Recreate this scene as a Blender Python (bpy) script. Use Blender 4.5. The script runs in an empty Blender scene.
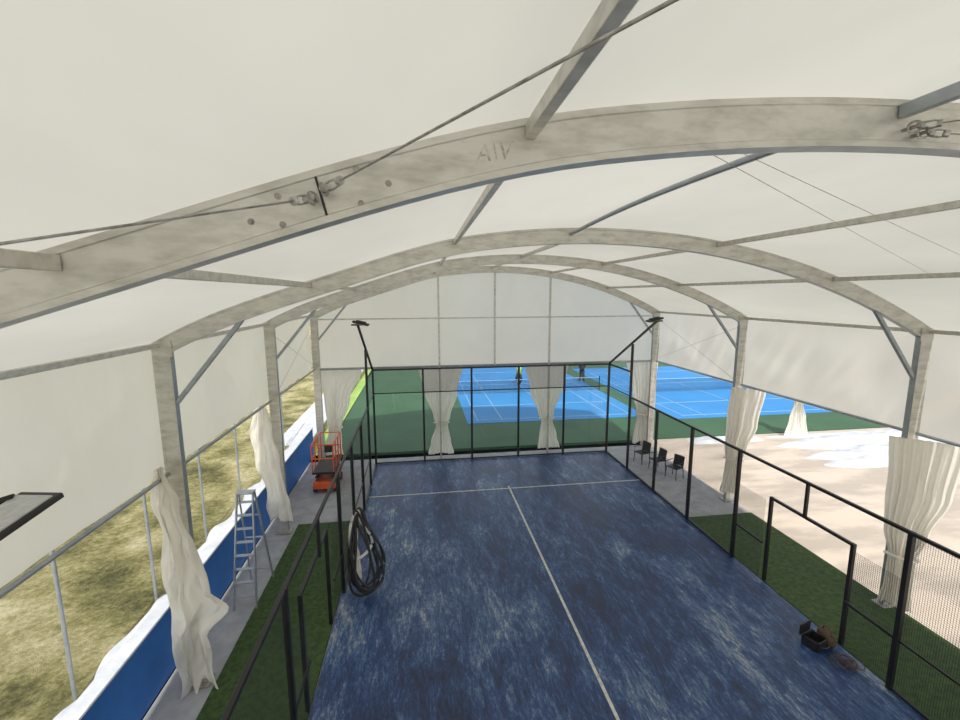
import bpy, bmesh, math, random
from mathutils import Vector, Matrix, noise
random.seed(4)
C=bpy.context.scene.collection
sc=bpy.context.scene
try:
    sc.view_settings.view_transform='Standard'
    sc.view_settings.exposure=0.0
except Exception: pass

# ---------------------------------------------------------------- materials
def newmat(name):
    m=bpy.data.materials.new(name); m.use_nodes=True
    nt=m.node_tree; nt.nodes.clear()
    o=nt.nodes.new('ShaderNodeOutputMaterial')
    return m,nt,o
def N(nt,t,**k):
    n=nt.nodes.new(t)
    for a,b in k.items():
        setattr(n,a,b)
    return n
def ramp(nt,fac,stops):
    r=N(nt,'ShaderNodeValToRGB')
    e=r.color_ramp.elements
    while len(e)<len(stops): e.new(0.5)
    for i,(p,c) in enumerate(stops):
        e[i].position=p; e[i].color=(*c,1)
    nt.links.new(fac,r.inputs[0]); return r.outputs[0]
def noisefac(nt,scale,detail=6,rough=.6,vec=(1,1,1),dist=0):
    tc=N(nt,'ShaderNodeTexCoord'); mp=N(nt,'ShaderNodeMapping'); mp.inputs['Scale'].default_value=vec
    nt.links.new(tc.outputs['Object'],mp.inputs[0])
    n=N(nt,'ShaderNodeTexNoise'); n.inputs['Scale'].default_value=scale; n.inputs['Detail'].default_value=detail
    n.inputs['Roughness'].default_value=rough; n.inputs['Distortion'].default_value=dist
    nt.links.new(mp.outputs[0],n.inputs[0]); return n.outputs[0]
def mat(name,c1,c2=None,scale=4,rough=.6,metal=0,bump=0,bscale=None,vec=(1,1,1),lo=.35,hi=.65,detail=6,dist=0):
    m,nt,o=newmat(name); b=N(nt,'ShaderNodeBsdfPrincipled')
    b.inputs['Roughness'].default_value=rough; b.inputs['Metallic'].default_value=metal
    if c2 is None: c2=tuple(x*.8 for x in c1)
    f=noisefac(nt,scale,vec=vec,detail=detail,dist=dist)
    nt.links.new(ramp(nt,f,[(lo,c2),(hi,c1)]),b.inputs['Base Color'])
    if bump:
        bp=N(nt,'ShaderNodeBump'); bp.inputs['Strength'].default_value=bump; bp.inputs['Distance'].default_value=.02
        nt.links.new(noisefac(nt,bscale or scale*3,vec=vec),bp.inputs['Height']); nt.links.new(bp.outputs[0],b.inputs['Normal'])
    nt.links.new(b.outputs[0],o.inputs[0]); return m
def fabric(name,col,trans,tcol=None,bump=.3,bscale=1.5,vec=(1,1,1),var=.93,vscale=.5):
    m,nt,o=newmat(name)
    d=N(nt,'ShaderNodeBsdfDiffuse'); t=N(nt,'ShaderNodeBsdfTranslucent'); mx=N(nt,'ShaderNodeMixShader')
    f=noisefac(nt,.7,4,vec=vec); f2=ramp(nt,f,[(.3,tuple(x*.93 for x in col)),(.7,col)])
    nt.links.new(f2,d.inputs[0]); 
    g=ramp(nt,noisefac(nt,vscale,5,vec=vec),[(.3,tuple(x*var for x in (tcol or col))),(.7,(tcol or col))])
    nt.links.new(g,t.inputs[0]); mx.inputs[0].default_value=trans
    bp=N(nt,'ShaderNodeBump'); bp.inputs['Strength'].default_value=bump; bp.inputs['Distance'].default_value=.05
    nt.links.new(noisefac(nt,bscale,3,vec=vec),bp.inputs['Height'])
    nt.links.new(bp.outputs[0],d.inputs['Normal'])
    nt.links.new(d.outputs[0],mx.inputs[1]); nt.links.new(t.outputs[0],mx.inputs[2]); nt.links.new(mx.outputs[0],o.inputs[0])
    return m
def gridmat(name,col,cell,wire):
    m,nt,o=newmat(name)
    b=N(nt,'ShaderNodeBsdfPrincipled'); b.inputs['Base Color'].default_value=(*col,1); b.inputs['Roughness'].default_value=.5
    tr=N(nt,'ShaderNodeBsdfTransparent'); mx=N(nt,'ShaderNodeMixShader')
    tc=N(nt,'ShaderNodeTexCoord'); sp=N(nt,'ShaderNodeSeparateXYZ'); nt.links.new(tc.outputs['Object'],sp.inputs[0])
    ad=N(nt,'ShaderNodeMath',operation='ADD'); nt.links.new(sp.outputs[0],ad.inputs[0]); nt.links.new(sp.outputs[1],ad.inputs[1])
    outs=[]
    for s in (ad.outputs[0],sp.outputs[2]):
        a=N(nt,'ShaderNodeMath',operation='PINGPONG'); a.inputs[1].default_value=cell/2; nt.links.new(s,a.inputs[0])
        l=N(nt,'ShaderNodeMath',operation='LESS_THAN'); l.inputs[1].default_value=wire/2; nt.links.new(a.outputs[0],l.inputs[0]); outs.append(l.outputs[0])
    mxm=N(nt,'ShaderNodeMath',operation='MAXIMUM'); nt.links.new(outs[0],mxm.inputs[0]); nt.links.new(outs[1],mxm.inputs[1])
    nt.links.new(mxm.outputs[0],mx.inputs[0]); nt.links.new(tr.outputs[0],mx.inputs[1]); nt.links.new(b.outputs[0],mx.inputs[2])
    nt.links.new(mx.outputs[0],o.inputs[0]); return m

M={}
M['alu']=mat('weathered_aluminium',(.60,.585,.53),(.43,.415,.365),scale=10,rough=.36,metal=.45,bump=.05,vec=(.4,1,1.2),lo=.30,hi=.58,detail=9)
M['alu_blue']=mat('galvanised_steel_and_beam_shade',(.38,.41,.44),(.29,.32,.35),scale=6,rough=.38,metal=.45)  # galvanised parts, and the painted shade under the arch beams
M['steel']=mat('zinc_steel',(.52,.51,.48),(.26,.25,.23),scale=20,rough=.35,metal=.5)
M['bolt']=mat('bolt_steel',(.42,.40,.37),(.22,.20,.18),scale=30,rough=.4,metal=.5)
M['roof']=fabric('roof_membrane_white',(.67,.66,.61),.47,(.83,.805,.72),bump=.6,bscale=.9,vec=(1,.4,1),var=.72,vscale=.25)  # strong slow variation puts the roof's soft shading into the transmitted colour
M['wall']=fabric('side_membrane_white',(.74,.73,.68),.64,(.97,.95,.87),bump=.7,bscale=2.2,vec=(1,1,.6),var=.90)
M['gable']=fabric('gable_membrane_white',(.90,.84,.76),.78,(1,.925,.80),bump=1,bscale=1.6,vec=(1,1,.6),var=.94)  # brighter copy of the side membrane, backlight put into the fabric colour
M['curt']=fabric('curtain_cloth',(.94,.92,.87),.6,(1,.98,.92),bump=.3,bscale=5)
M['black']=mat('black_powder_coat',(.012,.012,.013),(.006,.006,.007),rough=.4)
M['blackp']=mat('black_plastic',(.02,.02,.022),(.01,.01,.01),rough=.5)
M['mesh']=gridmat('black_wire_mesh',(.03,.03,.03),.036,.0052)
m,nt,o=newmat('clear_glass'); g=N(nt,'ShaderNodeBsdfGlossy'); g.inputs['Roughness'].default_value=.02
t=N(nt,'ShaderNodeBsdfTransparent'); t.inputs[0].default_value=(.97,.99,.98,1); mx=N(nt,'ShaderNodeMixShader'); mx.inputs[0].default_value=.03
nt.links.new(t.outputs[0],mx.inputs[1]); nt.links.new(g.outputs[0],mx.inputs[2]); nt.links.new(mx.outputs[0],o.inputs[0]); M['glass']=m
# court carpet : navy blue with long sandy scuffs
m,nt,o=newmat('blue_court_carpet'); b=N(nt,'ShaderNodeBsdfPrincipled'); b.inputs['Roughness'].default_value=.45; b.inputs['Specular IOR Level'].default_value=.55
f1=noisefac(nt,.50,6,.65,(1,.55,1),.6); f2=noisefac(nt,3.0,9,.8,(1,.28,1),.7); f3=noisefac(nt,26,5,.85,(1,.22,1))
def mad(a,k,c):
    n=N(nt,'ShaderNodeMath',operation='MULTIPLY_ADD'); nt.links.new(a,n.inputs[0]); n.inputs[1].default_value=k
    if hasattr(c,'default_value') and not isinstance(c,float): nt.links.new(c,n.inputs[2])
    else: n.inputs[2].default_value=c
    return n.outputs[0]
s_=mad(f1,1.2,mad(f2,1.3,mad(f3,1.4,-1.46)))
nt.links.new(ramp(nt,s_,[(.24,(.003,.011,.045)),(.43,(.007,.031,.112)),(.56,(.016,.060,.18)),(.70,(.08,.135,.235)),(.90,(.34,.36,.37))]),b.inputs['Base Color'])
bp=N(nt,'ShaderNodeBump'); bp.inputs['Strength'].default_value=.3; bp.inputs['Distance'].default_value=.01
nt.links.new(f3,bp.inputs['Height']); nt.links.new(bp.outputs[0],b.inputs['Normal']); nt.links.new(b.outputs[0],o.inputs[0]); M['court']=m
M['line']=mat('white_line_fibre',(.62,.62,.56),(.38,.40,.40),scale=12,rough=.8)
M['turf']=mat('green_turf',(.055,.10,.022),(.022,.048,.010),scale=9,rough=.9,bump=.6,bscale=90)
M['conc']=mat('concrete',(.42,.43,.44),(.30,.31,.33),scale=2.5,rough=.85,bump=.2,bscale=30)
M['pave']=mat('light_paving',(.68,.58,.48),(.50,.43,.36),scale=.45,rough=.85,bump=.2,bscale=20,vec=(.7,2.2,1),lo=.42,hi=.58)
m,nt,o=newmat('dry_grass'); b=N(nt,'ShaderNodeBsdfPrincipled'); b.inputs['Roughness'].default_value=.95
f1=noisefac(nt,.7,6,.6); f2=noisefac(nt,8,9,.9); ma=N(nt,'ShaderNodeMath',operation='ADD'); nt.links.new(f1,ma.inputs[0]); nt.links.new(f2,ma.inputs[1])
dv=N(nt,'ShaderNodeMath',operation='MULTIPLY'); dv.inputs[1].default_value=.5; nt.links.new(ma.outputs[0],dv.inputs[0])
nt.links.new(ramp(nt,dv.outputs[0],[(.40,(.09,.09,.03)),(.47,(.28,.26,.09)),(.52,(.47,.42,.19)),(.60,(.78,.70,.45))]),b.inputs['Base Color'])
bp=N(nt,'ShaderNodeBump'); bp.inputs['Strength'].default_value=.9; bp.inputs['Distance'].default_value=.12
nt.links.new(f2,bp.inputs['Height']); nt.links.new(bp.outputs[0],b.inputs['Normal']); nt.links.new(b.outputs[0],o.inputs[0]); M['grass']=m
M['snow']=mat('snow',(.76,.78,.82),(.56,.59,.64),scale=2,rough=.8,bump=.8,bscale=5)
M['bluewall']=mat('blue_painted_wall',(.025,.16,.54),(.018,.13,.45),scale=1.5,rough=.5)
M['tblue']=mat('blue_acrylic',(.028,.27,.64),(.024,.23,.57),scale=.4,rough=.6)
M['tgreen']=mat('green_acrylic',(.055,.14,.07),(.04,.11,.05),scale=.4,rough=.7)
M['tgreen2']=mat('bright_green_edge',(.45,.62,.16),(.3,.5,.12),scale=.6,rough=.7)
M['cline']=mat('faded_court_line',(.34,.50,.70),(.22,.40,.64),scale=3)
M['orange']=mat('orange_paint',(.75,.13,.03),(.6,.09,.02),scale=5,rough=.4)
M['rubber']=mat('rubber',(.02,.02,.02),rough=.8)
M['ledglass']=mat('floodlight_lens',(.52,.53,.52),(.42,.43,.43),scale=30,rough=.25)
M['brown']=mat('brown_leather',(.10,.06,.03),(.05,.03,.02),scale=10,rough=.7)
M['mark']=mat('pencil_mark',(.34,.325,.29),(.52,.50,.45),scale=22,rough=.8,lo=.45,hi=.55)
M['skin']=mat('skin',(.5,.3,.2)); M['yshirt']=mat('lime_cloth',(.35,.65,.10)); M['dcloth']=mat('dark_cloth',(.02,.02,.03))
M['net']=gridmat('net_mesh',(.02,.05,.10),.09,.009)

# ---------------------------------------------------------------- helpers
def meta(ob,label,cat,group=None,kind=None):
    ob["label"]=label; ob["category"]=cat
    if group: ob["group"]=group
    if kind: ob["kind"]=kind
    return ob
def empty(name,loc,label,cat,group=None,parent=None):
    e=bpy.data.objects.new(name,None); e.empty_display_size=.2; C.objects.link(e)
    if parent is not None:
        e.parent=parent; e.location=Vector(loc)-Vector(parent.location)
        if label: e["label"]=label
        return e
    e.location=loc
    return meta(e,label,cat,group)
def mk(name,bm,m,parent=None,smooth=False,origin=None):
    """bm holds world coordinates"""
    me=bpy.data.meshes.new(name)
    bmesh.ops.recalc_face_normals(bm,faces=bm.faces[:])
    pw=Vector((0,0,0))
    if parent is not None:
        q=parent
        while q is not None: pw=pw+Vector(q.location); q=q.parent
    org=Vector(origin) if origin is not None else (pw if parent is not None else Vector((0,0,0)))
    bmesh.ops.translate(bm,vec=-org,verts=bm.verts[:])
    bm.to_mesh(me); bm.free()
    if smooth:
        for p in me.polygons: p.use_smooth=True
    me.materials.append(m)
    ob=bpy.data.objects.new(name,me); C.objects.link(ob)
    ob.location=org-pw
    if parent is not None: ob.parent=parent
    return ob
def addbox(bm,c,s,R=None,bev=0):
    r=bmesh.ops.create_cube(bm,size=1)['verts']
    bmesh.ops.scale(bm,vec=s,verts=r)
    if bev>0:
        es=list({e for v in r for e in v.link_edges})
        g=bmesh.ops.bevel(bm,geom=es,offset=bev,segments=2,affect='EDGES',profile=.5)
        r=list({v for f in g['faces'] for v in f.verts}|{v for v in r if v.is_valid})
    if R is not None: bmesh.ops.transform(bm,matrix=R.to_4x4(),verts=r)
    bmesh.ops.translate(bm,vec=c,verts=r); return r
def frame_of(a,b,up=(0,0,1)):
    d=(Vector(b)-Vector(a)); L=d.length; z=d.normalized(); u=Vector(up)
    if abs(z.dot(u))>.98: u=Vector((0,1,0))
    x=u.cross(z).normalized(); y=z.cross(x)
    return Matrix((x,y,z)).transposed(),L
def addbar(bm,a,b,w,h,bev=0,up=(0,0,1)):
    R,L=frame_of(a,b,up); return addbox(bm,(Vector(a)+Vector(b))/2,(w,h,L),R,bev)
def addtube(bm,a,b,r,seg=10,r2=None):
    R,L=frame_of(a,b)
    g=bmesh.ops.create_cone(bm,cap_ends=True,segments=seg,radius1=r,radius2=r if r2 is None else r2,depth=L)['verts']
    bmesh.ops.transform(bm,matrix=R.to_4x4(),verts=g); bmesh.ops.translate(bm,vec=(Vector(a)+Vector(b))/2,verts=g); return g
def addpath(bm,pts,r,seg=8,closed=False):
    pts=[Vector(p) for p in pts]; n=len(pts); rings=[]
    rr=r if callable(r) else (lambda i:r)
    for i,p in enumerate(pts):
        a=pts[(i-1)%n] if (closed or i>0) else p; b=pts[(i+1)%n] if (closed or i<n-1) else p
        z=(b-a).normalized(); u=Vector((0,0,1)) if abs(z.z)<.9 else Vector((0,1,0)); x=u.cross(z).normalized(); y=z.cross(x)
        rings.append([bm.verts.new(p+(x*math.cos(t)+y*math.sin(t))*rr(i)) for t in [2*math.pi*k/seg for k in range(seg)]])
    for i in range(n if closed else n-1):
        A=rings[i]; B=rings[(i+1)%n]
        for k in range(seg): bm.faces.new((A[k],A[(k+1)%seg],B[(k+1)%seg],B[k]))
    if not closed: bm.faces.new(rings[0][::-1]); bm.faces.new(rings[-1])
def B(): return bmesh.new()
def box(name,c,s,m,parent=None,bev=0,R=None):
    bm=B(); addbox(bm,c,s,R,bev); return mk(name,bm,m,parent)
def bar(name,a,b,w,h,m,parent=None,bev=.006):
    bm=B(); addbar(bm,a,b,w,h,bev); return mk(name,bm,m,parent)
def tube(name,a,b,r,m,parent=None,seg=12):
    bm=B(); addtube(bm,a,b,r,seg); return mk(name,bm,m,parent,smooth=False)
def grid(name,fn,nu,nv,m,parent=None,origin=None,smooth=True,thick=0):
    bm=B(); V=[[bm.verts.new(fn(i/nu,j/nv)) for j in range(nv+1)] for i in range(nu+1)]
    for i in range(nu):
        for j in range(nv): bm.faces.new((V[i][j],V[i+1][j],V[i+1][j+1],V[i][j+1]))
    ob=mk(name,bm,m,parent,smooth=smooth,origin=origin)
    if thick:
        s=ob.modifiers.new('Solidify','SOLIDIFY'); s.thickness=thick
    return ob

# ---------------------------------------------------------------- camera
yaw,pitch,roll=.136,.148,.004
cy_,sy_,cp_,sp_=math.cos(yaw),math.sin(yaw),math.cos(pitch),math.sin(pitch)
fwd=Vector((sy_*cp_,cy_*cp_,-sp_)); right=Vector((cy_,-sy_,0)); down=fwd.cross(right)
r2=right*math.cos(roll)+down*math.sin(roll); d2=-right*math.sin(roll)+down*math.cos(roll)
cam=bpy.data.cameras.new('camera'); co=bpy.data.objects.new('camera',cam); C.objects.link(co)
cam.sensor_width=36; cam.lens=439.05/960*36; cam.clip_start=.05; cam.clip_end=500
mw=Matrix((r2,-d2,-fwd)).transposed().to_4x4(); mw.translation=Vector((-3.078,-17.787,6.952)); co.matrix_world=mw
sc.camera=co

# ---------------------------------------------------------------- light
w=bpy.data.worlds.new('world'); sc.world=w; w.use_nodes=True; nt=w.node_tree; nt.nodes.clear()
o=nt.nodes.new('ShaderNodeOutputWorld'); bg=nt.nodes.new('ShaderNodeBackground'); sk=nt.nodes.new('ShaderNodeTexSky')
hs=nt.nodes.new('ShaderNodeHueSaturation'); hs.inputs['Saturation'].default_value=.18
sk.sky_type='NISHITA'; sk.sun_disc=False; sk.sun_elevation=math.radians(42); sk.sun_rotation=math.radians(180); bg.inputs[1].default_value=.23
nt.links.new(sk.outputs[0],hs.inputs['Color']); nt.links.new(hs.outputs[0],bg.inputs[0]); nt.links.new(bg.outputs[0],o.inputs[0])
sun=bpy.data.lights.new('sun','SUN'); so=bpy.data.objects.new('sun',sun); C.objects.link(so); sun.energy=3.4; sun.angle=.01; sun.color=(1,.96,.89)
so.rotation_euler=Vector((-.04,.75,-.72)).to_track_quat('-Z','Y').to_euler(); so.location=(0,-20,30)

# ---------------------------------------------------------------- tent constants
W=7.21; XC=.0; ZE=6.13; ZA=7.97; YF=[-20.3,-15.256,-10.105,-4.938,.3]
H=ZA-ZE; RR=(W*W+H*H)/(2*H)
def arc(x):
    z=ZA-RR+math.sqrt(RR*RR-(x-XC)**2)
    if x<-2.0: z-=.12*math.sin(math.pi*min(1,(-x-2.0)/5.21))**2
    return z
XL=XC-W; XR=XC+W

# ---------------------------------------------------------------- structure
def roof(u,v):
    x=XL-.14+u*(2*W+.28); y=YF[0]-.1+v*(YF[-1]-YF[0]+.2)
    s=0
    for a,b in zip(YF[:-1],YF[1:]):
        if a<=y<=b: s=math.sin(math.pi*(y-a)/(b-a))
    xx=max(XL,min(XR,x)); z=arc(xx)+.145-.03*s-(.08 if x!=xx else 0)
    return (x,y,z)
ce=grid('ceiling',roof,72,80,M['roof']); meta(ce,"cream white translucent arched tent roof membrane","tent roof",kind="structure")
def skirt(xs,name,side):
    def f(u,v):
        y=YF[0]+u*(YF[-1]-YF[0]); z=4.0+v*(6.2-4.0)
        sg=abs(noise.noise((y*1.3+z*.9,z*.35,side+8)))
        k=math.sin(math.pi*min(1,v+.12))*(.10*noise.noise((y*.6,z*.8,side))+.06*noise.noise((y*2.2+z*1.5,z*.8,side+4))+side*.07*sg) +.015*math.sin(y*3+z*2.5)
        return (xs+side*(.19)+k*.9,y,z)
    g=grid(name,f,260,28,M['wall']); meta(g,"white translucent membrane band hanging from the eave","tent wall",kind="structure")
skirt(XL,'wall_left',-1); skirt(XR,'wall_right',1)
def gable(name,y,z0,m):
    def f(u,v):
        x=XL+u*2*W; z=z0+v*(arc(x)+.12-z0); return (x,y+.06*noise.noise((x*.8,z*.8,3))+.04*noise.noise((x*2.5,z*1.5,7)),z)
    g=grid(name,f,120,40,m); meta(g,"white translucent gable membrane panel","tent wall",kind="structure")
gable('wall_back',YF[-1]+.12,4.0,M['gable']); gable('wall_front',YF[0]-.1,.0,M['wall'])
fl=box('floor',(-.25,-9.9,-.11),(15.1,21.2,.18),M['conc']); meta(fl,"grey concrete slab under the tent","floor",kind="structure")

# ---------------------------------------------------------------- frames
def profile_sweep(path,normals,yc,dep,wid):
    h=dep/2; w_=wid/2; e=.007
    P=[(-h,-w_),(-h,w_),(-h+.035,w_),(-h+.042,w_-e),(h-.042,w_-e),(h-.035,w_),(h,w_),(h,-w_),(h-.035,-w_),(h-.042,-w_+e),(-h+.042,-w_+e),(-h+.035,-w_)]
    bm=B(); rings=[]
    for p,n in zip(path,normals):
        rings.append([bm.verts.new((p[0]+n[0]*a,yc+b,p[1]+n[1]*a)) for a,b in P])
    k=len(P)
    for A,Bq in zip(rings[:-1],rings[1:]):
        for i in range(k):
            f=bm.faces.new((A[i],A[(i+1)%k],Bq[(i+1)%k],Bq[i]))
            if i==0: f.material_index=1  # shade on beam underside and inner column face, painted as darker blue
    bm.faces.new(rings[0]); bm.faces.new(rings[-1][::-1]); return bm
near=None
for fi,y in enumerate(YF):
    e=empty('tent_frame',(XC,y,0),"weathered aluminium portal frame with curved roof beam and two legs","tent frame","aluminium portal frames")
    if fi==1: near=e
    pts=[];nor=[]
    n=64
    for i in range(n+1):
        x=XL-.02+(2*W+.04)*i/n; x=max(XL,min(XR,x)); z=arc(x)
        x0=max(XL,x-.05); x1=min(XR,x+.05); tn=Vector((x1-x0,arc(x1)-arc(x0))).normalized()
        pts.append((x,z)); nor.append((-tn.y,tn.x))
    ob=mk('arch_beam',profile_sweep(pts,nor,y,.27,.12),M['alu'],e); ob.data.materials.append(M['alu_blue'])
    for s,xc in ((-1,XL),(1,XR)):
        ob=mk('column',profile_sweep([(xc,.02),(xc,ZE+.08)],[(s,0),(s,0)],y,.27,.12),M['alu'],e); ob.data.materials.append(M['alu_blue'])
        box('base_plate',(xc,y,.012),(.45,.3,.025),M['steel'],e,.004)
        zb=5.2; xi=xc-s*1.25
        bar('knee_brace',(xc-s*.13,y,zb),(xi,y,arc(xi)-.12),.07,.07,M['alu_blue'],e)
        box('eave_plate',(xc-s*.02,y-.065,ZE-.02),(.30,.014,.26),M['alu'],e,.003)
    if fi==1:
        for sx in (-3.57,3.64):
            for dx,o_ in ((-.36,-.02),(-.20,.06),(-.22,-.08),(.20,.08),(.34,-.03),(.18,-.09)):
                x=sx+dx; zc=arc(x); d=Vector((x-XC,0,zc-(ZA-RR))).normalized(); c=Vector((x,y-.053,zc))+d*o_
                bm=B(); addtube(bm,c,c+Vector((0,-.005,0)),.017,14); addtube(bm,c+Vector((0,-.005,0)),c+Vector((0,-.014,0)),.010,6)
                mk('bolt',bm,M['bolt'],e)
            x=sx; zc=arc(x); d=Vector((x-XC,0,zc-(ZA-RR))).normalized(); c=Vector((x,y-.057,zc))
            bm=B(); addbar(bm,c-d*.134,c+d*.134,.005,.012); mk('splice_seam',bm,M['blackp'],e)
# pencil marks on the near beam
fc=bpy.data.curves.new('t','FONT'); fc.body="A\\V"; fc.size=.13; fc.extrude=.0008; fc.shear=.25
to=bpy.data.objects.new('t',fc); C.objects.link(to); bpy.context.view_layer.update()
me=bpy.data.meshes.new_from_object(to.evaluated_get(bpy.context.evaluated_depsgraph_get())); bpy.data.objects.remove(to)
me.materials.clear(); me.materials.append(M['mark'])
mo=bpy.data.objects.new('handwritten_mark',me); C.objects.link(mo); mo.parent=near
mo.location=Vector((-2.76,-15.256-.0545,arc(-2.7)-.05))-near.location; mo.rotation_euler=(math.radians(90),0,0); mo.rotation_euler.rotate_axis('Z',math.radians(8))
mo["label"]="faint handwritten pencil letters"

# purlins
def purlin(x,y0,y1,w_,h_,m,label,bow=0,dz=.065):
    bm=B()
    if bow:
        pts=[(x,y0+(y1-y0)*t,arc(x)+dz-bow*math.sin(math.pi*t)) for t in [i/16 for i in range(17)]]
        addpath(bm,pts,w_/2,10)
    else: addbar(bm,(x,y0,arc(x)+dz),(x,y1,arc(x)+dz),w_,h_,.006)
    o_=mk('purlin',bm,m,None,origin=(x,y0,arc(x)+dz)); meta(o_,label,"roof purlin","roof purlins")
for a,b in zip(YF[:-1],YF[1:]):
    for x in (-4.85,-2.46,-.1,2.4,4.9):
        if x==-.1 and a==YF[1]: purlin(-.42,a+.06,b-.06,.06,.06,M['alu_blue'],"curved galvanised tube along the roof ridge",bow=-.06,dz=.03)
        elif x==-.1 and a==YF[0]: purlin(-.16,a+.06,b-.06,.05,.08,M['alu_blue'],"straight galvanised purlin along the roof ridge")
        else: purlin(x,a+.06,b-.06,.06,.08,M['alu'],"straight aluminium roof purlin between two arches")
    for s,x in ((-1,XL),(1,XR)):
        bm=B(); addbar(bm,(x+s*.02,a+.06,ZE+.04),(x+s*.02,b-.06,ZE+.04),.07,.08,.006)
        meta(mk('eave_rail',bm,M['alu'],None,origin=(x,a,ZE)),"aluminium rail along the eave","eave rail","eave rails")
        bm=B(); addtube(bm,(x+s*.09,a+.06,4.0),(x+s*.09,b-.06,4.0),.035,10)
        meta(mk('skirt_rail',bm,M['alu_blue'],None,origin=(x,a,4)),"grey tube along the lower hem of the side membrane","hem rail","membrane hem rails")
# gable framing
e=empty('gable_frame',(XC,YF[-1]+.02,0),"slim aluminium posts and rails carrying the end membrane","gable frame")
for x in (-2.3,.03,2.4):
    z0=.0 if x!=.03 else 4.0
    bar('post',(x,YF[-1]+.02,z0),(x,YF[-1]+.02,arc(x)-.13),.07,.08,M['alu'],e)
bar('rail',(XL+.14,YF[-1]+.03,6.0),(XR-.14,YF[-1]+.03,6.0),.05,.05,M['alu'],e)
bar('rail',(XL+.14,YF[-1]+.03,4.0),(XR-.14,YF[-1]+.03,4.0),.07,.09,M['alu_blue'],e)

# wind bracing
def cable(pts,r,label,name='bracing_cable'):
    bm=B(); addpath(bm,pts,r,8); meta(mk(name,bm,M['steel'],None,origin=pts[0],smooth=True),label,"cable","wind bracing cables")
def shackle(c,dirv,label,k_=1):
    c=Vector(c); d=Vector(dirv).normalized()
    e=empty('turnbuckle',c,label,"turnbuckle","cable turnbuckles")
    s=d.cross(Vector((0,1,.2))).normalized()
    for k in (-1,1):
        bm=B(); addpath(bm,[c+d*.03+s*.017*k,c+d*.08+s*.02*k,c+d*.13*k_+s*.014*k],.006,6); mk('side_bar',bm,M['steel'],e,smooth=True)
    for t in (.035,.13*k_):
        bm=B(); addtube(bm,c+d*(t-.012),c+d*(t+.012),.022,8); mk('end_nut',bm,M['steel'],e)
    bm=B(); addpath(bm,[c+ (d*math.cos(q)+s*math.sin(q))*.03 for q in [i*math.pi/6 for i in range(12)]],.0075,6,closed=True); mk('eye_loop',bm,M['steel'],e,smooth=True)
    bm=B(); addtube(bm,c+Vector((0,.07,0)),c-Vector((0,.03,0)),.012,8); addtube(bm,c-Vector((0,.02,0)),c-Vector((0,.035,0)),.020,6); mk('bolt',bm,M['bolt'],e)
    return c+d*.14*k_
yb=YF[1]-.12
n1=Vector((-3.60,yb,arc(-3.60)-.015)); n2=Vector((-3.54,yb-.01,arc(-3.54)+.01))
t1=Vector((XL+.1,YF[0]+.1,5.7)); t2=Vector((.0,YF[0]+.1,7.85))
a=shackle(n1,t1-n1,"rusty steel turnbuckle bolted to the near roof beam",.9); cable([a,t1],.005,"thin steel wind bracing cable")
a=shackle(n2,t2-n2,"rusty steel turnbuckle bolted to the near roof beam",1.3); cable([a,t2],.0055,"steel wind bracing cable under the roof")
n3=Vector((-.13,yb,7.93)); t3=Vector((3.6,YF[0]+.1,7.55))
a=shackle(n3,t3-n3,"steel turnbuckle bolted at the top of the roof beam",.8); cable([a,t3],.004,"steel wind bracing cable under the roof")
n4=Vector((-.06,yb,7.90)); t4=Vector((7.0,YF[0]+.6,6.3))
a=shackle(n4,t4-n4,"steel turnbuckle bolted at the top of the roof beam",.8); cable([a,t4],.004,"thin steel wind bracing cable")
for p,q in (((-1.5,YF[1]+.07,arc(-1.5)-.02),(4.9,-11.9,arc(4.9)+.02)),((-1.3,YF[1]+.07,arc(-1.3)-.04),(4.9,-12.7,arc(4.9)+.02))):
    cable([p,q],.0022,"thin wind bracing wire stretched under the roof membrane")
for x in (XL,XR):
    for p,q in (((YF[3]+.1,4.1),(YF[4]-.1,5.9)),((YF[3]+.1,5.9),(YF[4]-.1,4.1))):
        cable([(x,p[0],p[1]),(x,q[0],q[1])],.005,"thin steel wind bracing cable")

# ---------------------------------------------------------------- ground pieces
def slab(name,x0,x1,y0,y1,zt,m,label,cat,t=.06):
    o_=box(name,((x0+x1)/2,(y0+y1)/2,zt-t/2),(x1-x0,y1-y0,t),m); meta(o_,label,cat); return o_
slab('turf_strip',5.08,7.3,-20.2,-5.9,.02,M['turf'],"dark green artificial turf strip beside the court fence","artificial turf",.04)
slab('turf_strip',-6.9,-5.08,-20.2,-4.6,.02,M['turf'],"dark green artificial turf strip beside the court fence","artificial turf",.04)
e=empty('padel_court',(0,-10,0),"sand-dusted blue padel court carpet with worn white lines","padel court")
box('carpet',(0,-10,.0),(10.1,20.1,.04),M['court'],e)
for yy in (-3.05,-16.95): box('court_line',(0,yy,.022),(10,.055,.006),M['line'],e)
box('court_line',(0,-10,.0225),(.06,14.3,.006),M['line'],e)
slab('paving',7.32,60,-40,1.35,-.03,M['pave'],"sunlit beige paving beside the tent","paving",.2)
slab('grass_field',-90,-8.06,-60,80,.35,M['grass'],"dry yellow-green grass field","grass",.4)
e=empty('tennis_courts',(12,16,0),"two bright blue tennis courts with white lines in a green surround","tennis court")
box('surround',(26.2,25,-.1),(67.2,47,.12),M['tgreen'],e)
box('blue_surface',(4.6,14.3,-.035),(10.4,18,.02),M['tblue'],e)
box('blue_surface',(17.5,13.0,-.035),(13,17,.02),M['tblue'],e)
for x in (.0,1.4,7.7,9.0): box('court_line',(x,13.3,-.02),(.06,15.2,.01),M['cline'],e)
for y in (5.9,9.0,15.5,20.7): box('court_line',(4.5,y,-.02),(9,.07,.01),M['cline'],e)
for x in (11.9,13.2,21,22.4): box('court_line',(x,12.0,-.02),(.06,14.2,.01),M['cline'],e)
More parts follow.
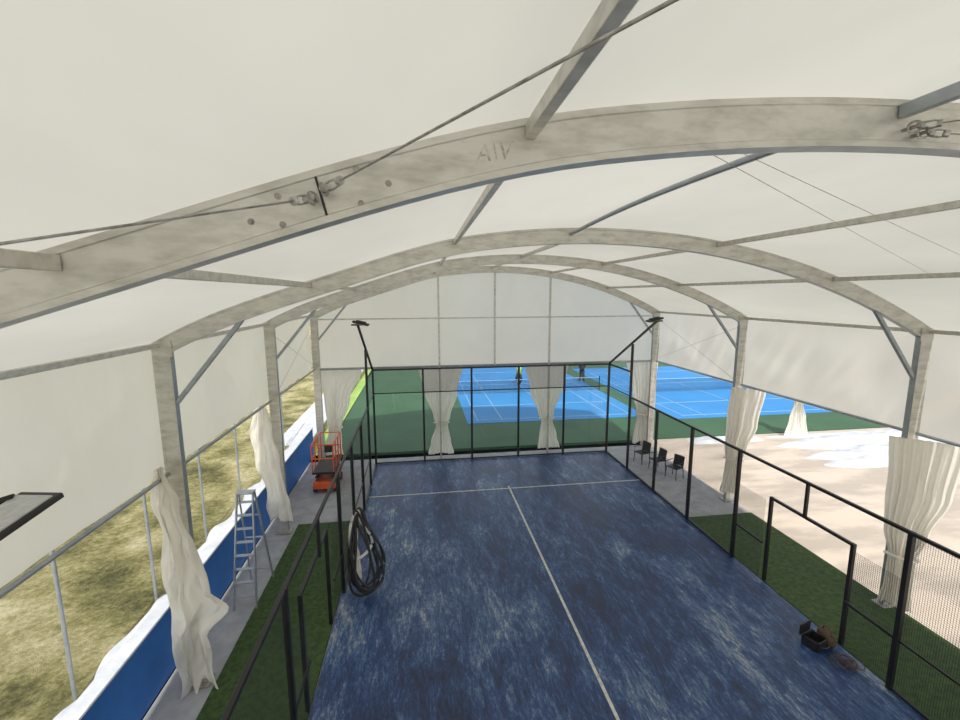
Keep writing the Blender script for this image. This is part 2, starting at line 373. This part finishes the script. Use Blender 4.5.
for y in (5.1,8.0,14.0,19.0): box('court_line',(17.1,y,-.02),(10.6,.07,.01),M['cline'],e)
box('court_line',(4.5,12.3,-.02),(.06,6.5,.01),M['cline'],e); box('court_line',(17,11,-.02),(.06,6,.01),M['cline'],e)
slab('green_path',-8.05,-7.45,1.8,40,-.02,M['tgreen2'],"yellow-green strip beside the tennis court","path",.1)
slab('white_path',-9.6,-8.1,1.9,40,.44,M['snow'],"snow covered strip beside the green path","snow",.08)
for cx,yy in ((4.5,12.3),(17,11)):
    e=empty('tennis_net',(cx,yy,-.04),"dark tennis net with white top band between two posts","tennis net","tennis nets")
    box('net_mesh',(cx,yy,.47),(10.6,.01,.9),M['net'],e); box('top_band',(cx,yy,.94),(10.6,.03,.04),M['cline'],e)
    for s in (-1,1): tube('net_post',(cx+5.35*s,yy,-.04),(cx+5.35*s,yy,1.05),.04,M['black'],e)
def heap(name,x0,x1,y0,y1,z0,h,label,seed=0,nx=24,ny=24,rag=.5,flat=.6):
    def f(u,v):
        lx=x1-x0
        x=x0+u*lx+(1-u)*rag*noise.noise(((y0+v*(y1-y0))*1.3,seed,0)); y=y0+v*(y1-y0)
        if x>x1: x=x1-.001*(1-u)
        eu=min(1,4*min(u,1-u)) if flat>.4 else min(1,3*u)
        ed=eu*min(1,(4 if flat>.4 else 60)*min(v,1-v))
        return (x,y,z0+ed**flat*h*(.85+(.5*noise.noise((x*.9,y*.9,seed))+.25*noise.noise((x*3,y*3,seed)))*(1 if flat>.4 else .15)))
    g=grid(name,f,nx,ny,M['snow'],origin=((x0+x1)/2,(y0+y1)/2,z0)); meta(g,label,"snow"); return g
heap('snow_bank',-8.45,-8.07,-19,1.5,.33,.85,"low flat uneven strip of snow along the blue wall",2,14,200,.42,.35)
heap('snow_patch',14.0,24,-3.2,1.0,-.03,.3,"patch of snow along the back of the paving",5,60,40,rag=3)
heap('snow_patch',9.5,13.2,.4,1.25,-.03,.12,"thin strip of snow at the edge of the paving",7,rag=1)
e=empty('perimeter_wall',(-7.9,-9,0),"low blue painted perimeter wall","wall")
box('wall_body',(-7.92,-9.2,.6),(.2,21.5,1.24),M['bluewall'],e,.01)
box('coping',(-7.93,-9.2,1.235),(.25,21.5,.05),M['snow'],e,.012)
for yy in (-10.6,-8.3,-6.0,-3.7,-1.4,.9):
    e=empty('fence_post',(-8.85,yy,.33),"thin galvanised post standing along the snow","fence post","boundary fence posts")
    tube('post',(-8.85,yy,.33),(-8.85,yy,4.6),.03,M['alu_blue'],e)
    tube('cap',(-8.85,yy,4.6),(-8.85,yy,4.64),.036,M['blackp'],e)

# ---------------------------------------------------------------- padel enclosure
ENC=empty('court_enclosure',(0,-10,0),"black steel padel court enclosure with glass and wire mesh panels","court fence")
def panel(p0,p1,h,label,glass=0,posts=(1,0),mid=None,open_=False,h0=None):
    p0=Vector((*p0,0)); p1=Vector((*p1,0)); e=empty('fence_panel',(p0+p1)/2,label,None,None,ENC)
    d=(p1-p0).normalized(); Z=lambda z:Vector((0,0,z))
    if posts[0]: bar('post',p0+Z(.02),p0+Z(h0 or h),.08,.08,M['black'],e)
    if posts[1]: bar('post',p1+Z(.02),p1+Z(h),.08,.08,M['black'],e)
    a=p0+d*.04; b=p1-d*.04
    bar('top_rail',a+Z(h-.03),b+Z(h-.03),.06,.06,M['black'],e)
    if not open_:
        bar('bottom_rail',a+Z(.06),b+Z(.06),.05,.05,M['black'],e)
        for z in (mid or []): bar('middle_rail',a+Z(z),b+Z(z),.035,.04,M['black'],e)
        if glass:
            bm=B(); c=(a+b)/2+Z(.08+(glass-.1)/2); L=(b-a).length
            addbox(bm,c,(L if abs(d.x)>.5 else .012, L if abs(d.y)>.5 else .012, glass-.12)); mk('glass_pane',bm,M['glass'],e)
        if h>glass+.1:
            z0=glass if glass else .08
            bm=B(); V=[bm.verts.new(v) for v in (a+Z(z0),b+Z(z0),b+Z(h-.06),a+Z(h-.06))]; bm.faces.new(V); mk('wire_mesh',bm,M['mesh'],e)
    return e
L1="black steel fence panel with glass below and wire mesh above"; L2="black steel fence panel filled with fine wire mesh"; L3="black rail above the open gateway of the court"
for i in range(5): panel((-5+2*i,0),(-3+2*i,0),4.0,L1,glass=3.0,posts=(1,i==4),mid=[3.0])
for s in (-1,1):
    X=5*s
    panel((X,-2),(X,-.08),4.0,L1,glass=3.0,posts=(1,0),mid=[3.0],h0=5.05)
    for y0 in (-4,-6,-8): panel((X,y0),(X,y0+2),3.0,L2,mid=[1.0] if s<0 else None)
    panel((X,-12),(X,-8),3.0,L3,open_=True)
    for y0 in (-14,-16,-18,-20): panel((X,y0),(X,y0+2),3.0,L2,mid=[1.0])
    xo=X+.1*s
    g=empty('gate_frame',(xo,-10,0),"lower black steel gate frame with mesh side pieces",None,None,ENC)
    bar('top_rail',(xo,-11,2.15),(xo,-9,2.15),.06,.06,M['black'],g)
    for yy in (-11,-9): bar('post',(xo,yy,.03),(xo,yy,2.18),.07,.07,M['black'],g)
    bar('hanger',(X,-10,2.2),(X,-10,2.97),.06,.06,M['black'],g)
    for ya,yb_ in ((-12,-11),(-9,-8)):
        bm=B(); V=[bm.verts.new(v) for v in ((X,ya+.05,.08),(X,yb_-.05,.08),(X,yb_-.05,2.1),(X,ya+.05,2.1))]; bm.faces.new(V); mk('wire_mesh',bm,M['mesh'],g)
        bar('middle_rail',(X,ya+.04,1.0),(X,yb_-.04,1.0),.04,.05,M['black'],g)

# lamps
def lamp(X,ysgn,yend,label,tilt):
    y0,z0=yend; y1=y0+ysgn*3.65; z1=6.03
    e=empty('court_floodlight',(X,y0,z0),label,"floodlight","court floodlights")
    bar('arm',(X,y0,z0),(X,y1,z1),.07,.07,M['black'],e)
    bar('crossbar',(X-.2,y1,z1),(X+.2,y1,z1),.05,.05,M['black'],e)
    s=1 if X>0 else -1
    R=Matrix.Rotation(tilt,3,'Y'); c=Vector((X-s*.1,y1,z1+.05))
    bm=B(); addbox(bm,c,(.5,.34,.06),R,.015); hd=mk('lamp_head',bm,M['blackp'],e)
    bm=B(); addbox(bm,c+R@Vector((0,0,-.035)),(.44,.28,.012),R); mk('lens',bm,M['ledglass'],hd)
    bm=B(); addbox(bm,c+R@Vector((0,0,.045)),(.3,.2,.05),R,.01); mk('heat_sink',bm,M['blackp'],hd)
    return e
lamp(5,-1,(0,4.0),"black floodlight on a slanting arm above the fence corner",math.radians(-14))
lamp(-5,-1,(0,4.0),"black floodlight on a slanting arm above the fence corner",math.radians(14))
e=empty('court_floodlight',(-5.12,-20.1,0),"large black floodlight with pale lens on a slanting arm","floodlight","court floodlights")
bar('pole',(-5.12,-20.1,0.03),(-5.12,-20.1,4.05),.08,.08,M['black'],e)
bar('arm',(-5.12,-20.1,4.0),(-5.5,-15.75,5.72),.07,.07,M['black'],e)
R=Matrix.Rotation(math.radians(-14),3,'Z')@Matrix.Rotation(math.radians(-2),3,'Y')@Matrix.Rotation(math.radians(14),3,'X'); c=Vector((-5.10,-15.50,5.88))
bm=B(); addbox(bm,c,(.25,.38,.03),R,.006); hd=mk('lamp_head',bm,M['blackp'],e)
bm=B(); addbox(bm,c+R@Vector((.0,-.01,.018)),(.21,.33,.010),R); mk('lens',bm,M['ledglass'],hd)
bm=B(); addpath(bm,[Vector((-5.5,-15.75,5.72)),c+Vector((-.28,.0,-.04)),c+Vector((-.2,.10,.02)),c+R@Vector((-.1,.14,.02))],.020,8); mk('bracket',bm,M['blackp'],hd,smooth=True)

# ---------------------------------------------------------------- curtains
def curtain(base,prof,ang,label,pleats=9,seed=0,band=None,group="tied tent curtains",amp=.08,crumple=0,ragged=.35,m=None):
    bx,by=base; e=empty('curtain',(bx,by,0),label,"curtain",group)
    ux,uy=math.cos(ang),math.sin(ang); zt=prof[0][0]; zb=prof[-1][0]
    def it(z):
        for (za,wa,oa),(zc,wc,oc) in zip(prof[:-1],prof[1:]):
            if zc<=z<=za:
                t=(za-z)/(za-zc); t=t*t*(3-2*t); return wa+(wc-wa)*t, oa+(oc-oa)*t
        return prof[-1][1],prof[-1][2]
    wm=max(p[1] for p in prof)
    def f(u,v):
        z=zt+(zb-zt)*v; w_,of=it(z)
        z+= (.10*noise.noise((u*3,seed,1)))*v
        if crumple: z+=ragged*v*noise.noise((u*2.3,seed+3,7))
        ph=2*math.pi*pleats*u+1.5*noise.noise((u*4,v*1.5,seed))
        am=amp*(.5+.8*min(1,(1-w_/wm)))*(.7+.6*noise.noise((u*6,v*2,seed+5)))
        n_=am*math.sin(ph)+ .12*math.sin(math.pi*u)*(1-w_/wm)
        s=(u-.5)*w_+of+.03*noise.noise((u*5,v*3,seed+9))+.35*am*math.sin(2*ph+1)
        if crumple:
            n_+=crumple*(noise.noise((u*2.2,v*4,seed))+.5*noise.noise((u*5,v*9+u*4,seed+2))+.45*abs(noise.noise((u*7+v*5,v*13,seed+4)))); s+=crumple*.5*noise.noise((u*3,v*6,seed+11))
        return (bx+ux*s-uy*n_,by+uy*s+ux*n_,z)
    grid('cloth',f,max(50,pleats*10),60,m or M['curt'],e,thick=.004)
    if band:
        w_,of=it(band); c=Vector((bx+ux*of,by+uy*of,band)); 
        pts=[c+Vector((ux*math.cos(q)*(w_*.5+.05)-uy*math.sin(q)*.14,uy*math.cos(q)*(w_*.5+.05)+ux*math.sin(q)*.14,.02*math.sin(2*q))) for q in [i*math.pi/10 for i in range(20)]]
        bm=B(); addpath(bm,pts,.03,8,closed=True); mk('tie_band',bm,M['curt'],e,smooth=True)
    return e
LC="white tent curtain gathered and tied beside a post"
curtain((-2.3,.12+.35),[(3.95,1.85,.05),(2.8,1.35,.05),(1.8,.7,.05),(1.45,.5,.05),(.7,.85,0),(.15,1.1,0)],0,LC,7,1,1.55,amp=.05)
curtain((2.45,.12+.35),[(3.95,1.95,-.1),(2.8,1.45,-.1),(1.8,.7,-.1),(1.45,.5,-.05),(.7,.8,0),(.15,1.0,.05)],0,LC,7,2,1.55,amp=.05)
curtain((-6.75,.55),[(3.95,1.7,.4),(2.6,1.0,.2),(1.6,.6,.05),(1.4,.5,.05),(.7,.6,.0),(.3,.7,.0)],0,LC,7,3,1.5,amp=.06)
curtain((6.9,.55),[(3.95,1.5,-.1),(2.6,1.0,0),(1.6,.5,0),(1.4,.45,0),(.7,.65,0),(.15,.8,0)],0,LC,7,4,1.5,amp=.06)
curtain((XL-.15,-5.3),[(3.9,.35,-.15),(3.3,.55,-.15),(2.3,.62,-.05),(1.5,.5,.10),(1.0,.62,.15),(.5,.6,.2)],.15,"loose white curtain bunch hanging beside the column",4,5,None,amp=.05,crumple=.10,ragged=.2)
curtain((XR-.14,-5.20),[(3.95,.95,.25),(2.8,.85,.16),(1.9,.62,.02),(1.5,.45,.0),(.8,.5,-.02),(.35,.6,-.04)],-math.pi*.25,LC,7,6,1.55,amp=.07)
curtain((XR-.14,-10.38),[(3.95,1.15,.12),(2.8,1.0,.10),(1.9,.7,.02),(1.3,.42,.0),(.7,.42,.0),(.15,.55,.0)],-math.pi*.25,LC,8,7,1.35,amp=.07)
curtain((XL+.20,-10.38),[(4.2,.12,-.28),(3.6,.32,-.26),(2.8,.46,-.14),(2.0,.62,-.06),(1.6,.86,.08),(1.25,.5,-.12),(.7,.52,-.10),(.0,.62,-.04)],math.radians(15),"loose crumpled white sheet hanging down from the column",2,8,None,amp=.04,crumple=.17,ragged=.4)
curtain((15.2,.8),[(2.3,.8,0),(1.6,.4,0),(.9,.9,0),(.0,1.3,0)],0,"small white gathered drape standing outdoors",7,9,None,"outdoor drape")

# ---------------------------------------------------------------- ladder
lx=-7.1; oy=-.3
e=empty('stepladder',(lx,-8.0,0),"aluminium stepladder standing by the blue wall","ladder")
T=2.5
for s in (-1,1):
    bar('front_rail',(lx+s*.24,-7.95+oy,.0),(lx+s*.17,-7.45+oy,T),.03,.07,M['alu_blue'],e,.004)
    bar('rear_rail',(lx+s*.26,-6.85+oy,.0),(lx+s*.17,-7.35+oy,T),.03,.05,M['alu_blue'],e,.004)
for i in range(8):
    t=(i+1)/8.6; y=-7.95+.5*t+oy; hw=.24-.07*t
    box('tread',(lx,y,T*t),(hw*2,.09,.025),M['alu_blue'],e,.004)
for i in (1,4,6):
    t=i/8; y=-6.85-.5*t+oy; box('rear_brace',(lx,y,T*t),(.46,.03,.03),M['alu_blue'],e,.003)
box('top_cap',(lx,-7.4+oy,T+.02),(.38,.2,.04),M['alu_blue'],e,.01)

# ---------------------------------------------------------------- scissor lift
lx,ly=-6.55,-1.8
e=empty('scissor_lift',(lx,ly,0),"small orange scissor lift with guard rails","scissor lift")
box('chassis',(lx,ly,.3),(.75,1.4,.26),M['orange'],e,.02)
for sx in (-1,1):
    for sy in (-1,1):
        tube('wheel',(lx+sx*.3,ly+sy*.5,.15),(lx+sx*.4,ly+sy*.5,.15),.15,M['rubber'],e,20)
for k in range(2):
    for s in (-1,1):
        z0=.42+k*.15
        for sx in (-.3,.3): bar('scissor_arm',(lx+sx,ly-s*.6,z0),(lx+sx,ly+s*.6,z0+.15),.04,.05,M['blackp'],e)
box('platform',(lx,ly,.78),(.75,1.5,.08),M['blackp'],e,.01)
bm=B()
for sx in (-1,1):
    for yy in (-.72,-.24,.24,.72): addtube(bm,(lx+sx*.36,ly+yy,.8),(lx+sx*.36,ly+yy,1.8),.022,8)
    for z in (1.3,1.8): addtube(bm,(lx+sx*.36,ly-.72,z),(lx+sx*.36,ly+.72,z),.022,8)
for sy in (-1,1):
    for z in (1.3,1.8): addtube(bm,(lx-.36,ly+.72*sy,z),(lx+.36,ly+.72*sy,z),.022,8)
mk('guard_rail',bm,M['orange'],e)
box('control_box',(lx+.2,ly-.66,1.65),(.25,.16,.25),M['blackp'],e,.02)

# ---------------------------------------------------------------- bundle by the fence
e=empty('hose_bundle',(-4.55,-7.9,0),"drooping black hose roll with white strip on the fence","hose bundle")
ca,sa=math.cos(.5),math.sin(.5)
for k in range(8):
    bm=B(); pts=[]
    white=k==2
    rw=(.15 if white else .18)+.022*k+random.uniform(-.03,.03); rh=(.6 if white else .95)+random.uniform(-.12,.04); ph=random.uniform(0,6)
    sx_=random.uniform(-.08,.10)
    for i in range(48):
        q=2*math.pi*i/48; sq=math.sin(q)
        z=1.98-rh+rh*sq; tz=max(0,1-z/2)
        h_=rw*math.cos(q)*(1.05-.7*sq)+.035*math.sin(3*q+ph)
        z+=.04*math.sin(2*q+ph); sl=0
        if z<.07: sl=.07-z; z=.055+.012*(k%4)
        pts.append((-4.66+h_*ca+.22*tz+sx_*tz+.012*k,-7.95+h_*sa-.40*tz-.8*sl+.02*k,z))
    addpath(bm,pts,.026+.005*(k%3),7,closed=True); mk('hose_loop',bm,M['curt'] if white else M['blackp'],e,smooth=True)
curtain((-4.68,-8.02),[(1.85,.06,.0),(1.5,.16,-.02),(1.1,.24,-.04),(.7,.24,-.02),(.3,.18,.03)],.5,"white sheeting draped inside the hose loops",2,12,None,"white sheeting",amp=.02,crumple=.06)

# ---------------------------------------------------------------- chairs
def chair(x,y,rz):
    e=empty('chair',(0,0,0),"black metal armchair standing on the concrete","chair","black chairs")
    for sx in (-1,1):
        for sy in (-1,1):
            tube('leg',(sx*.25,sy*.23,0),(sx*.22,sy*.2,.45),.016,M['black'],e,8)
        bm=B(); addpath(bm,[(sx*.25,-.22,.42),(sx*.26,-.22,.66),(sx*.26,.2,.68)],.016,8); mk('armrest',bm,M['black'],e)
    box('seat',(0,0,.45),(.48,.46,.035),M['blackp'],e,.012)
    grid('backrest',lambda u,v:((u-.5)*.46,.22+.05*v+.03*math.cos((u-.5)*3),.47+.42*v),8,6,M['blackp'],e,thick=.02)
    for s in (-1,1): tube('back_post',(s*.22,.2,.44),(s*.22,.27,.88),.015,M['black'],e,8)
    e.location=(x,y,-.018); e.rotation_euler=(0,0,rz); e.scale=(.95,.95,.95)
for x,y,r in ((6.0,-1.3,-1.3),(6.2,-2.15,-1.45),(6.45,-2.95,-1.2)): chair(x,y,r)

# ---------------------------------------------------------------- tools by the gate
e=empty('tool_case',(4.55,-11.0,0),"dark open tool case with a handle on the court edge","tool case")
R=Matrix.Rotation(.3,3,'Z'); c=Vector((4.55,-10.95,0))
bm=B()
addbox(bm,c+Vector((0,0,.04)),(.34,.3,.02),R)
for dx,dy,sx,sy in ((-.16,0,.02,.3),(.16,0,.02,.3),(0,-.14,.34,.02),(0,.14,.34,.02)): addbox(bm,c+R@Vector((dx,dy,.12)),(sx,sy,.17),R)
mk('case_body',bm,M['blackp'],e)
bm=B(); addbox(bm,c+R@Vector((0,.19,.28)),(.34,.03,.22),R,.01); mk('lid',bm,M['blackp'],e)
bm=B(); addpath(bm,[c+R@Vector((.1*math.cos(q),-.17-.06*math.sin(q),.14)) for q in [i*math.pi/8 for i in range(9)]],.012,6); mk('handle',bm,M['blackp'],e)
e=empty('tool_bag',(4.82,-10.95,0),"small brown leather tool bag with strap","tool bag")
R=Matrix.Rotation(-.2,3,'Z'); c=Vector((4.84,-10.93,0))
bm=B(); addbox(bm,c+Vector((0,0,.14)),(.20,.34,.22),R,.05); mk('bag_body',bm,M['brown'],e)
bm=B(); addpath(bm,[c+R@Vector((0,.13*math.cos(q),.24+.12*math.sin(q))) for q in [i*math.pi/8 for i in range(9)]],.014,6); mk('strap',bm,M['brown'],e)
bm=B(); pts=[]
for i in range(90):
    q=i*.42; r_=.10+.07*math.sin(i*.31); pts.append((4.62+i*.003+r_*math.cos(q),-11.45+r_*math.sin(q)*1.1,.045+.02*math.sin(i*.7)+.02))
addpath(bm,pts,.009,6); meta(mk('power_cable',bm,M['brown'],None,origin=(4.7,-11.4,.02),smooth=True),"tangled dark cable lying beside the tool bag","cable")

# ---------------------------------------------------------------- people on the tennis court
def person(x,y,shirt,label,rz,pose=0):
    e=empty('person',(x,y,0),label,"person")
    V=[];E=[];Rd=[]
    def add(p,r,par=None):
        V.append(p); Rd.append(r)
        if par is not None: E.append((par,len(V)-1))
        return len(V)-1
    p=add((0,0,.95),.13); c1=add((0,0,1.15),.12,p); c2=add((0,0,1.36),.14,c1); nk=add((0,0,1.48),.055,c2); h=add((0,-.01,1.58),.085,nk); add((0,-.01,1.68),.075,h)
    for s in (-1,1):
        sh=add((s*.19,0,1.40),.06,c2); el=add((s*.27,-.05+.1*s*pose,1.13),.042,sh); wr=add((s*.25,-.25,1.05+.15*pose*(s>0)),.032,el); add((s*.24,-.34,1.06+.15*pose*(s>0)),.03,wr)
        hp=add((s*.1,0,.88),.09,p); kn=add((s*.14,-.08*s*(1+pose),.48),.062,hp); an=add((s*.16,.06*s,.09),.04,kn); add((s*.17,.06*s-.16,.05),.035,an)
    me=bpy.data.meshes.new('body'); me.from_pydata(V,E,[]); ob=bpy.data.objects.new('body',me); C.objects.link(ob); ob.parent=e
    sk_=ob.modifiers.new('Skin','SKIN')
    for i,r in enumerate(Rd): me.skin_vertices[0].data[i].radius=(r,r*.8)
    me.skin_vertices[0].data[0].use_root=True
    ob.modifiers.new('Sub','SUBSURF').levels=1
    me.materials.append(M['skin'])
    def cloth(name,pts,r,m):
        bm=B(); addpath(bm,pts,r,12); o_=mk(name,bm,m,None,smooth=True); o_.parent=e
    cloth('shirt',[(0,0,.92),(0,0,1.1),(0,0,1.3),(0,0,1.43)],lambda i:(.19,.18,.20,.12)[i],shirt)
    for s in (-1,1):
        cloth('trouser_leg',[(s*.09,0,.96),(s*.14,-.08*s*(1+pose),.48),(s*.16,.06*s,.12)],lambda i:(.12,.085,.065)[i],M['dcloth'])
        cloth('sleeve',[(s*.15,0,1.42),(s*.24,-.02,1.22)],lambda i:(.085,.065)[i],shirt)
    bm=B(); bmesh.ops.create_uvsphere(bm,u_segments=12,v_segments=8,radius=.1); bmesh.ops.translate(bm,vec=(0,.015,1.67),verts=bm.verts[:]); o_=mk('hair',bm,M['dcloth'],None,smooth=True); o_.parent=e
    e.rotation_euler=(0,0,rz); e.location=(x,y,-.03)
person(4.4,14.8,M['yshirt'],"person in a lime green shirt standing on the tennis court",.6,1)
person(9.7,15.4,M['dcloth'],"person in dark clothes standing on the tennis court",2.5,0)
person(21.4,14.6,M['dcloth'],"person in dark clothes walking on the tennis court",1.2,1)
